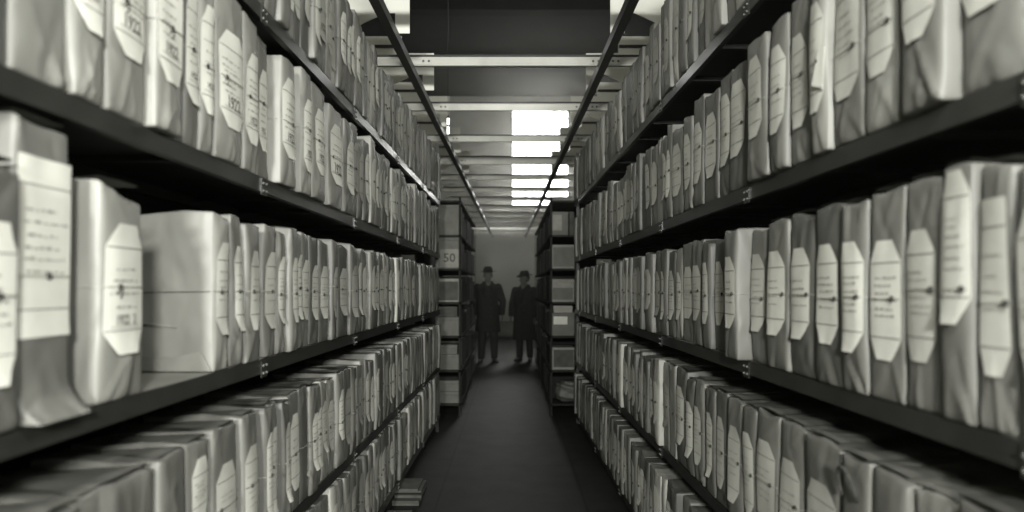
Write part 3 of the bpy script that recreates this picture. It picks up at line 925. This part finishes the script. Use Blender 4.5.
def far_rack(side):
    s = SGN[side]; sd = 'left' if side == 'L' else 'right'
    xi = -.536 if side == 'L' else .418
    xo = xi + s * .50
    y0, y1 = 7.5, (10.6 if side == 'L' else 12.3)
    root = thing('storage_rack', f"dark rack of boxes farther down the {sd} of the aisle, end facing the camera", 'shelving', (0, 0, 0))
    xa, xb = min(xi, xo), max(xi, xo)
    for h in FAR_H + [2.32]:
        mb = MB(); mb.box(xa, xb, y0, y1, h - .022, h - .001)
        mb.build('shelf', M['back_dark'], root)
    ys = [y0 + .012]
    while ys[-1] < y1 - .3:
        ys.append(min(ys[-1] + 1.03, y1 - .012))
    for x in (xi + s * .004, xo - s * .004):
        for y in ys:
            mb = MB(); mb.box(x - .003, x + .003, y - .012, y + .012, 0, 2.36)
            if y == ys[0]:
                mb.box(min(x, x + (s if x == xi + s * .004 else -s) * .02), max(x, x + (s if x == xi + s * .004 else -s) * .02), y - .012, y - .009, 0, 2.36)
            mb.build('post', M['back_dark'], root)
    mb = MB(); mb.box(xo - .006, xo - .004, y0 + .05, y1 - .05, .1, 2.3) if s > 0 else mb.box(xo + .004, xo + .006, y0 + .05, y1 - .05, .1, 2.3)
    mb.build('dark_backing', M['back_dark'], root)
    g = f"boxes in the farther {sd} rack"
    nm = ['bottom', 'second', 'third', 'fourth', 'fifth', 'top']
    def X(f0, f1):   # fractions from the aisle face outwards
        a, b = xi + s * (.015 + f0 * .46), xi + s * (.015 + f1 * .46)
        return min(a, b), max(a, b)
    front = {
     'L': {
       0: [(0, .54, 0, .125, 'box_grey', None, None, 'flat grey box at the foot of the left far rack, under another'),
           (0, .54, .128, .115, 'box_grey', None, None, 'flat grey box lying on another at the foot of the left far rack')],
       1: [(0.02, .54, 0, .165, 'box_grey', None, None, 'grey box, lower of two on the second shelf up, left far rack end'),
           (.06, .52, .168, .10, 'box_grey', None, None, 'thin grey box on another, second shelf up, left far rack end')],
       2: [(0, .54, 0, .20, 'box_grey', None, None, 'grey box on the third shelf up, left far rack end'),
           (.06, .5, .203, .11, 'box_dark', None, None, 'thin dark box on another, third shelf up, left far rack end')],
       3: [(0, .54, 0, .25, 'box_label', (.05, .93, .07, .88, 'box_dark'), None, 'pale-edged box with a dark square front, left far rack end')],
       4: [(0, .54, 0, .335, 'box_grey', (.14, .96, .04, .62, 'box_label'), '50', 'tall grey box labelled 50, left far rack end')],
       5: [(0, .54, 0, .325, 'box_grey', None, None, 'tall plain grey box on the top shelf, left far rack end')],
     },
     'R': {
       1: [(0, .54, 0, .24, 'box_label', (.10, .97, .12, .9, 'box_dark'), None, 'dark-fronted box with pale rim, second shelf up, right far rack end')],
       2: [(0, .54, 0, .245, 'box_grey', (.1, .7, .5, .85, 'tag_white'), None, 'grey box with a bright paper slip, third shelf up, right far rack end'),
           (.05, .5, .248, .075, 'tag_grey', None, None, 'pale flat bundle on a grey box, third shelf up, right far rack end')],
       3: [(0, .54, 0, .245, 'box_label', (.06, .94, .1, .62, 'box_grey'), None, 'pale box with a grey panel low on its front, right far rack end')],
       4: [(0, .54, 0, .255, 'box_label', (.08, .97, .08, .9, 'box_grey'), None, 'pale-rimmed grey box under an open gap, fifth shelf, right far rack end')],
       5: [(0, .40, 0, .25, 'box_grey', (.08, .62, .2, .88, 'box_label'), None, 'grey box with pale label on the top shelf, right far rack end'),
           (.42, .54, 0, .25, 'box_dark', None, None, 'narrow dark box beside a grey box, top shelf, right far rack end')],
     }}
    for k, h in enumerate(FAR_H):
        for f0, f1, dz, hh, mat, fr, mark, lab in front[side].get(k, []):
            a, b = X(f0, f1)
            if side == 'R' and fr:
                pass
            place_carton(a, b, y0 + .03, y0 + .36, h + dz, hh, mat, lab, fr, mark, g)
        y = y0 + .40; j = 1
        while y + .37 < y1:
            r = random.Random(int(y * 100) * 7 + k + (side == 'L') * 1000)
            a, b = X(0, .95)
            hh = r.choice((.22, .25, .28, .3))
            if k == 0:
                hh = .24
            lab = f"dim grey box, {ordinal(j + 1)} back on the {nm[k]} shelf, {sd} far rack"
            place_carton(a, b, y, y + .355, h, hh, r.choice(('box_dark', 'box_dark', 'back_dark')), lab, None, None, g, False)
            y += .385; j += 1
    return root
far_rack('L'); far_rack('R')

# the lumpy wrapped bundle on the floor shelf of the right far rack
mb = MB()
bm = bmesh.new(); bmesh.ops.create_icosphere(bm, subdivisions=4, radius=1)
for v in bm.verts:
    p = v.co
    q = Vector([math.copysign(abs(c) ** .55, c) for c in p])
    n = .06 * math.sin(7 * p.x + 3 * p.z) * math.sin(5 * p.y + 4 * p.z) + .05 * math.sin(11 * p.z + 5 * p.x)
    q *= (1 + n)
    v.co = Vector((q.x * .195, q.y * .165, .115 + q.z * .112))
mb.bm(bm, 0, True)
root = thing('wrapped_bundle', 'lumpy paper bundle on the bottom shelf of the right far rack', 'bundle', (.418 + .265, 7.72, .142))
mb.build('wrapping', M['paper_dark'], root)
mb = MB()
pts = []
for i in range(24):
    an = 2 * PI * i / 24
    c, s_ = math.cos(an), math.sin(an)
    pts.append((0.01 * s_, .178 * math.copysign(abs(c) ** .55, c), .115 + .118 * math.copysign(abs(s_) ** .55, s_)))
mb.tube(pts, .004, 6, closed=True)
mb.build('string', M['string'], root)

# loose paper bundles on the floor under the left rack
for i, (a, o, w, d, n, lab) in enumerate(((4.55, .045, .17, .25, 7, 'low stack of papers on the floor at the foot of the left rack'),
                                         (4.05, .05, .15, .2, 4, 'shorter stack of papers on the floor nearer along the left rack'))):
    p = rack_pt('L', a, o, 0.0)
    root = thing('paper_stack', lab, 'papers', p, rack_rot('L'), 'papers on the floor by the left rack')
    z = .001
    r = random.Random(i + 5)
    for k in range(n):
        hh = r.uniform(.012, .02)
        mb = MB(); dx, dy = r.uniform(-.012, .012), r.uniform(-.012, .012)
        mb.box(-d / 2 + dx, d / 2 + dx, -w / 2 + dy, w / 2 + dy, 0, hh - .001, 0, .002)
        mb.build('folder', M[r.choice(('box_dark', 'back_dark', 'box_dark'))], root, (0, 0, z)); z += hh

# ------------------------------------------------------------------ people
def capsule(mb, p0, p1, r0, r1, n=12, steps=6):
    pts = []; rs = []
    p0, p1 = Vector(p0), Vector(p1)
    for i in range(steps + 1):
        f = i / steps
        pts.append(p0.lerp(p1, f)); rs.append(r0 + (r1 - r0) * f)
    mb.tube(pts, rs, n)
    mb.ball(p0, r0, r0, r0, n, 8); mb.ball(p1, r1, r1, r1, n, 8)

def remeshed(mb, name, mat, parent, voxel, smooth=3):
    me = mb.mesh(name, [mat])
    ob = bpy.data.objects.new(name, me); COL.objects.link(ob)
    m = ob.modifiers.new('r', 'REMESH'); m.mode = 'VOXEL'; m.voxel_size = voxel; m.use_smooth_shade = True
    s = ob.modifiers.new('s', 'SMOOTH'); s.iterations = smooth; s.factor = .5
    dg = bpy.context.evaluated_depsgraph_get(); dg.update()
    me2 = bpy.data.meshes.new_from_object(ob.evaluated_get(dg))
    me2.name = name
    ob.modifiers.clear()
    ob.data = me2
    bpy.data.meshes.remove(me)
    if not me2.materials:
        me2.materials.append(mat)
    for p in me2.polygons:
        p.use_smooth = True
    if parent is not None:
        ob.parent = parent
    return ob

def ring(cx, cy, z, rx, ry, n=24, rot=0, p=2.3):
    out = []
    for i in range(n):
        an = 2 * PI * i / n
        c, s = math.cos(an), math.sin(an)
        x = rx * math.copysign(abs(c) ** (2 / p), c); y = ry * math.copysign(abs(s) ** (2 / p), s)
        out.append((cx + x, cy + y, z))
    return out

def person(loc, rz, H, label, head_turn, coat_len, arms, stance, hat_tilt=0.0):
    """figure facing local -y (towards the camera when rz = 0); H = height without hat"""
    k = H / 1.72
    root_name = 'person'
    b = MB()
    # legs
    hip = {s: Vector((s * .085, 0, .90)) for s in (-1, 1)}
    foot = {}
    for s in (-1, 1):
        fx, fy, turn = stance[s]
        kn = Vector((s * .09 + (fx - s * .085) * .5, fy * .5 - .02, .49))
        an = Vector((fx, fy + .02, .09))
        capsule(b, hip[s], kn, .082, .056); capsule(b, kn, an, .055, .038)
        d = Vector((math.sin(turn), -math.cos(turn), 0))
        capsule(b, an + Vector((0, 0, -.045)) - d * .03, an + d * .15 + Vector((0, 0, -.055)), .036, .028)
        foot[s] = (an, d, kn)
    # trunk
    rings = [ring(0, 0, .84, .15, .10), ring(0, 0, .95, .165, .115), ring(0, -.005, 1.08, .15, .11), ring(0, -.005, 1.22, .17, .12),
             ring(0, 0, 1.34, .185, .115), ring(0, .01, 1.42, .15, .085), ring(0, .012, 1.46, .07, .06)]
    b.loft(rings)
    capsule(b, (0, .012, 1.42), (0, -.002, 1.53), .058, .054)
    # head with face
    hc = Vector((0, -.012, 1.60))
    hm = Matrix.Translation(hc) @ Matrix.Rotation(head_turn, 4, 'Z')
    hd = MB()
    hd.ball((0, .012, .025), .077, .096, .100, 20, 14)
    hd.ball((0, -.028, -.045), .056, .062, .072, 16, 12)          # jaw
    hd.ball((0, -.075, -.088), .024, .020, .020, 12, 8)           # chin
    hd.tube([(0, -.086, .028), (0, -.108, -.012), (0, -.098, -.022)], [.009, .015, .013], 8)   # nose
    for s in (-1, 1):
        hd.ball((s * .080, .015, -.005), .011, .020, .032, 10, 8)  # ears
        hd.ball((s * .034, -.078, .030), .024, .012, .008, 10, 6)  # brows
        hd.ball((s * .042, -.070, -.022), .022, .02, .02, 10, 8)   # cheeks
    hd.ball((0, -.088, -.050), .024, .011, .006, 12, 6)            # lips
    hd.ball((0, -.086, -.062), .020, .011, .006, 12, 6)
    b.add([hm @ Vector(v) for v in hd.v], hd.f, 0, True)
    # arms and hands
    wrist = {}
    for s in (-1, 1):
        sh = Vector((s * .185, .01, 1.385))
        el, wr, hdir = [Vector(q) for q in arms[s]]
        capsule(b, sh, el, .052, .042); capsule(b, el, wr, .041, .027)
        hdir.normalize()
        wrist[s] = (sh, el, wr)
        # the palm faces the thigh: fingers fan in the plane of forward (-y) and the hand's direction
        fw = Vector((0, -1, 0)); fw = (fw - hdir * fw.dot(hdir)).normalized()
        pn = hdir.cross(fw) * s
        pc = wr + hdir * .05
        for q in (-.026, -.009, .009, .026):
            capsule(b, wr + fw * q * .6, wr + hdir * .085 + fw * q, .014, .0125, 8, 3)
        for q, L in ((.030, .068), (.010, .078), (-.010, .073), (-.029, .058)):
            p0 = wr + hdir * .088 + fw * q
            p1 = p0 + hdir * L * .5 - Vector((s * .006, 0, 0))
            p2 = p1 + hdir * L * .42 - Vector((s * .020, 0, 0))
            capsule(b, p0, p1, .0092, .0085, 8, 2); capsule(b, p1, p2, .0085, .0072, 8, 2)
        t0 = wr + hdir * .03 + fw * .024
        t1 = t0 + hdir * .035 + fw * .022 - Vector((s * .008, 0, 0))
        t2 = t1 + hdir * .032 + fw * .006 - Vector((s * .008, 0, 0))
        capsule(b, t0, t1, .012, .0105, 8, 2); capsule(b, t1, t2, .0105, .0085, 8, 2)
    root = remeshed(b, root_name, M['skin'], None, .0055, 2)
    tag(root, label, 'person')
    # trousers
    t = MB()
    for s in (-1, 1):
        an, d, kn = foot[s]
        capsule(t, hip[s], kn, .096, .078); capsule(t, kn, an + Vector((0, 0, .02)), .076, .064)
    t.loft([ring(0, 0, .82, .165, .11), ring(0, 0, .93, .178, .125), ring(0, 0, 1.03, .165, .12)])
    remeshed(t, 'trousers', M['trouser'], root, .011, 3)
    for s in (-1, 1):
        an, d, kn = foot[s]
        t = MB()
        side = Vector((-d.y, d.x, 0))
        base = Vector((an.x, an.y, 0))
        rr = []
        for f, w, hh in ((-.075, .018, .05), (-.06, .034, .075), (-.02, .038, .095), (.03, .040, .085), (.08, .045, .058), (.13, .046, .048), (.17, .034, .04), (.185, .016, .03)):
            lp = []
            for q in range(14):
                a_ = 2 * PI * q / 14
                z = max(0.0, hh / 2 + hh / 2 * math.sin(a_) * 1.05)
                lp.append(base + d * f + side * w * math.cos(a_) + Vector((0, 0, z)))
            rr.append(lp)
        t.loft(rr)
        t.build('shoe', M['shoe'], root)
    # overcoat: flared skirt, shoulders, sleeves, lapels
    c = MB()
    zb = coat_len
    c.loft([ring(0, .0, zb, .235, .185, 28), ring(0, 0, .80, .218, .168, 28), ring(0, 0, 1.0, .198, .150, 28), ring(0, -.005, 1.12, .192, .148, 28),
            ring(0, 0, 1.26, .212, .152, 28), ring(0, .005, 1.37, .222, .138, 28), ring(0, .012, 1.43, .165, .105, 28), ring(0, .015, 1.475, .082, .078, 28)])
    for s in (-1, 1):
        sh, el, wr = wrist[s]
        capsule(c, sh + Vector((s * .004, 0, -.005)), el, .080, .068); capsule(c, el, wr - (wr - el).normalized() * .012, .067, .054)
        # lapel
        c.tube([(s * .055, -.075, 1.47), (s * .085, -.135, 1.36), (s * .055, -.160, 1.25), (s * .012, -.160, 1.12)], [.022, .034, .028, .012], 8)
    # collar
    cp = [(.088 * math.cos(q), .02 + .075 * math.sin(q), 1.475 + .014 * math.sin(q)) for q in [(-.5 + i * .42) for i in range(11)]]
    c.tube(cp, .022, 8)
    co = remeshed(c, 'overcoat', M['coat'], root, .012, 3)
    for zz in (1.14, 1.0, .86):
        u = MB(); u.ball((.045, -.166 if zz > 1.1 else -.162, zz), .014, .008, .014, 10, 6)
        u.build('coat_button', M['shoe'], co)
    u = MB()
    u.loft([[(.0, -.135, 1.27), (.006, -.132, 1.27), (.003, -.128, 1.27)], [(-.045, -.088, 1.475), (.045, -.088, 1.475), (0, -.07, 1.475)]], smooth=False)
    u.build('shirt_front', M['shirt'], root)
    # hair
    hr = MB()
    hr.ball((0, .022, .030), .083, .098, .102, 20, 14)
    bm_v = []
    me_v = [(v, hm @ Vector(v)) for v in hr.v]
    keep = [not (v[1] < -.035 and v[2] < .075) and v[2] > -.05 for v, _ in me_v]
    h2 = MB()
    h2.add([w for _, w in me_v], [f for f in hr.f if all(keep[i] for i in f)], 0, True)
    h2.build('hair', M['hair'], root)
    # felt hat: pinched crown, curled brim, band
    ht = MB()
    HM = hm @ Matrix.Translation((0, .006, .072)) @ Matrix.Rotation(hat_tilt, 4, 'X')
    prof = []
    n = 32
    def hring(rx, ry, z, curl=0, pinch=0):
        out = []
        for i in range(n):
            an = 2 * PI * i / n
            x, y = rx * math.cos(an), ry * math.sin(an)
            zz = z + curl * abs(math.cos(an)) ** 2 - curl * .6 * (math.sin(an) < 0) * abs(math.sin(an))
            if pinch and y < 0:
                x *= 1 - pinch * (-y / ry)
            out.append(HM @ Vector((x, y, zz)))
        return out
    ht.loft([hring(.086, .104, -.004), hring(.112, .132, -.006, .006), hring(.146, .166, -.008, .024), hring(.149, .169, -.003, .026), hring(.112, .132, .0, .008),
             hring(.090, .108, .004), hring(.087, .104, .04, 0, .08), hring(.076, .095, .075, 0, .22), hring(.054, .08, .098, 0, .3), hring(.028, .058, .088, 0, .2), hring(.008, .02, .078)])
    hato = ht.build('felt_hat', M['hat'], root)
    bd = MB()
    bd.loft([hring(.0915, .1095, .004), hring(.0915, .1095, .030), hring(.089, .107, .030), hring(.089, .107, .004)], caps=False)
    bd.build('hat_band', M['hat_band'], hato)
    root.scale = (k, k, k)
    root.location = loc; root.rotation_euler = (0, 0, rz)
    return root

person((-.43, 13.0, 0), .12, 1.73, 'man in felt hat and long dark overcoat standing by the left far rack', -.1, .56,
       {-1: ((-.275, .03, 1.13), (-.262, -.06, .90), (.02, -.25, -1)), 1: ((.28, .03, 1.13), (.262, -.06, .90), (-.02, -.25, -1))},
       {-1: (-.12, .0, -.25), 1: (.12, -.03, .25)})
person((.255, 13.25, 0), -.35, 1.66, 'man in brimmed hat and knee length overcoat standing by the right far rack, head lowered', -.5, .42,
       {-1: ((-.265, .02, 1.12), (-.245, -.10, .90), (.05, -.3, -1)), 1: ((.27, .03, 1.12), (.25, -.04, .89), (-.03, -.2, -1))},
       {-1: (-.10, -.02, -.2), 1: (.10, .03, .3)}, .10)

# ------------------------------------------------------------------ room shell
X0, X1, Y0, Y1, ZC = -4.2, 4.2, -5.0, 19.6, 6.75
mb = MB(); mb.box(X0 - .2, X1 + .2, Y0 - .2, Y1 + .2, -.2, 0)
structure(mb.build('floor', M['floor']))
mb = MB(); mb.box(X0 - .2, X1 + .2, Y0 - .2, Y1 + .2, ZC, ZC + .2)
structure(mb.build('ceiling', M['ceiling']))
mb = MB(); mb.box(X0 - .2, X0, Y0, Y1, 0, ZC); structure(mb.build('wall_left', M['wall']))
mb = MB(); mb.box(X1, X1 + .2, Y0, Y1, 0, ZC); structure(mb.build('wall_right', M['wall']))
mb = MB(); mb.box(X0 - .2, X1 + .2, Y0 - .2, Y0, 0, ZC); structure(mb.build('wall_front', M['wall']))
# end wall with the window opening
wx0, wx1, wz0, wz1 = 0.0, 1.64, 3.62, 6.42
mb = MB()
mb.box(X0 - .2, wx0, Y1, Y1 + .25, 0, ZC); mb.box(wx1, X1 + .2, Y1, Y1 + .25, 0, ZC)
mb.box(wx0, wx1, Y1, Y1 + .25, 0, wz0); mb.box(wx0, wx1, Y1, Y1 + .25, wz1, ZC)
structure(mb.build('wall_back', M['wall']))
wn = bpy.data.objects.new('window_1', None); COL.objects.link(wn); wn.location = (0, Y1, 0)
wn['kind'] = 'structure'; wn['label'] = 'tall bright window high in the end wall'
mb = MB()
mb.box(wx0, wx1, .10, .12, wz0, wz1); mb.build('pane', M['pane'], wn)
mb = MB()
for x in (wx0, wx1 - .05):
    mb.box(x, x + .05, .04, .098, wz0, wz1)
for z in (wz0, wz1 - .05):
    mb.box(wx0 + .051, wx1 - .051, .04, .098, z, z + .05)
mb.build('window_frame', M['steel_dark'], wn)
mb = MB()
for i in (1, 2, 3):
    x = wx0 + (wx1 - wx0) * i / 4
    mb.box(x - .012, x + .012, .06, .097, wz0 + .051, wz1 - .051)
mb.box(wx0 + .051, wx1 - .051, .065, .096, wz1 - .30, wz1 - .25)
mb.build('window_bar', M['steel_light'], wn)
# ceiling beams
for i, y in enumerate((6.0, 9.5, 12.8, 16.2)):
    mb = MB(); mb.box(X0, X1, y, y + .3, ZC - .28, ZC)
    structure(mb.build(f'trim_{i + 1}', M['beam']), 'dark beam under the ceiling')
mb = MB(); mb.box(X0, X1, Y1 - .03, Y1, 0, .16); structure(mb.build('baseboard_back', M['wood']))

# a low wooden bench against the end wall, seen between the two men
root = thing('bench', 'low pale bench against the end wall between the two men', 'bench', (.0, 18.9, 0))
mb = MB(); mb.box(-.55, .55, -.2, .2, .44, .49, 0, .006); mb.build('seat', M['wood'], root)
mb = MB(); mb.box(-.53, .53, -.17, -.15, .12, .435); mb.build('front_board', M['box_grey'], root)
for x in (-.5, .5):
    for y in (-.14, .16):
        mb = MB(); mb.box(x - .03, x + .03, y - .03 + .012, y + .03, 0, .439); mb.build('leg', M['wood'], root)

# small pendant lamp hung near the window
root = thing('pendant_lamp', 'thin hanging lamp with a bright tube near the window, above the aisle', 'lamp', (-.53, 5.9, 2.68))
mb = MB(); mb.tube([(0, 0, .151), (0, 0, ZC - 2.68)], .003, 6); mb.build('cord', M['steel_dark'], root)
mb = MB(); mb.tube([(0, 0, .15), (0, 0, .131)], .008, 10); mb.tube([(0, 0, .075), (0, 0, .06)], .011, 10); mb.build('socket', M['steel_dark'], root)
mb = MB(); mb.tube([(0, 0, .130), (0, 0, .076)], .010, 10); mb.tube([(0, 0, .059), (0, 0, 0)], .010, 10); mb.build('bulb', M['bulb'], root)

# thin haze filling the hall, thickened at the far end to imitate lens bloom
hm_ = bpy.data.materials.new('haze'); hm_.use_nodes = True
nt = hm_.node_tree; nt.nodes.clear()
ou = nt.nodes.new('ShaderNodeOutputMaterial'); vs_ = nt.nodes.new('ShaderNodeVolumeScatter')
ge = nt.nodes.new('ShaderNodeNewGeometry'); sx = nt.nodes.new('ShaderNodeSeparateXYZ'); mr = nt.nodes.new('ShaderNodeMapRange')
mr.interpolation_type = 'SMOOTHSTEP'
mr.inputs['From Min'].default_value = 10.5; mr.inputs['From Max'].default_value = 13.0
mr.inputs['To Min'].default_value = HAZE; mr.inputs['To Max'].default_value = HAZE_BLOOM
nt.links.new(ge.outputs['Position'], sx.inputs[0]); nt.links.new(sx.outputs['Y'], mr.inputs['Value'])
nt.links.new(mr.outputs[0], vs_.inputs['Density']); vs_.inputs['Anisotropy'].default_value = .82
vs_.inputs['Color'].default_value = (1, 1, .93, 1)
nt.links.new(vs_.outputs[0], ou.inputs['Volume'])
mb = MB(); mb.box(X0 - .6, X1 + .6, Y0 - .6, Y1 + .6, -.6, ZC + .6)
hz = mb.build('haze', hm_); hz['kind'] = 'stuff'; hz['label'] = 'thin haze in the air of the hall, thickened near the end window to imitate lens bloom'; hz['category'] = 'haze'

# ------------------------------------------------------------------ light
def area(name, loc, target, size, power, shape='DISK'):
    l = bpy.data.lights.new(name, 'AREA'); l.shape = shape; l.size = size; l.energy = power
    l.color = (1, 1, .97)
    o = bpy.data.objects.new(name, l); COL.objects.link(o)
    o.location = loc
    o.rotation_euler = (Vector(target) - Vector(loc)).to_track_quat('-Z', 'Y').to_euler()
    return o
def point(name, loc, r, power):
    l = bpy.data.lights.new(name, 'POINT'); l.shadow_soft_size = r; l.energy = power; l.color = (1, 1, .97)
    o = bpy.data.objects.new(name, l); COL.objects.link(o); o.location = loc
    return o
point('flash_lamp', (.40, .34, 2.12), .13, 42)
area('flood_lamp', (.95, -2.7, 2.3), (-.3, 6, 1.4), .4, 240)
area('flood_lamp', (-.35, -3.3, 2.3), (.3, 6, 1.4), .4, 340)
for i, (y, p) in enumerate(((2.6, 4), (5.2, 5))):
    point('aisle_fill', (0, y, 3.05), .12, p)  # unseen fill light added over the aisle to even out the racks
point('far_fill', (-.2, 16.2, 3.2), .2, 34)  # unseen fill light added to brighten the end wall

w = bpy.data.worlds.new('World'); SC.world = w; w.use_nodes = True
w.node_tree.nodes['Background'].inputs['Color'].default_value = (.9, 1, .85, 1)
w.node_tree.nodes['Background'].inputs['Strength'].default_value = .0

# ------------------------------------------------------------------ camera
cam = bpy.data.cameras.new('Camera'); co = bpy.data.objects.new('Camera', cam); COL.objects.link(co)
cam.sensor_width = 36.0; cam.lens = 36.0 * F / 1024.0
cam.shift_x = (512 - CX) / 1024.0
cam.shift_y = (CY - 256) / 1024.0
cam.clip_start = .05; cam.clip_end = 100
co.location = (0, 0, EYE); co.rotation_euler = (PI / 2, 0, 0)
cam.dof.use_dof = True; cam.dof.focus_distance = 3.4; cam.dof.aperture_fstop = 1.9
SC.camera = co
SC.view_settings.view_transform = 'Standard'
SC.view_settings.look = 'None'
SC.view_settings.gamma = 1.0
SC.view_settings.use_curve_mapping = False
SC.view_settings.exposure = 0.05
SC.cycles.use_denoising = True
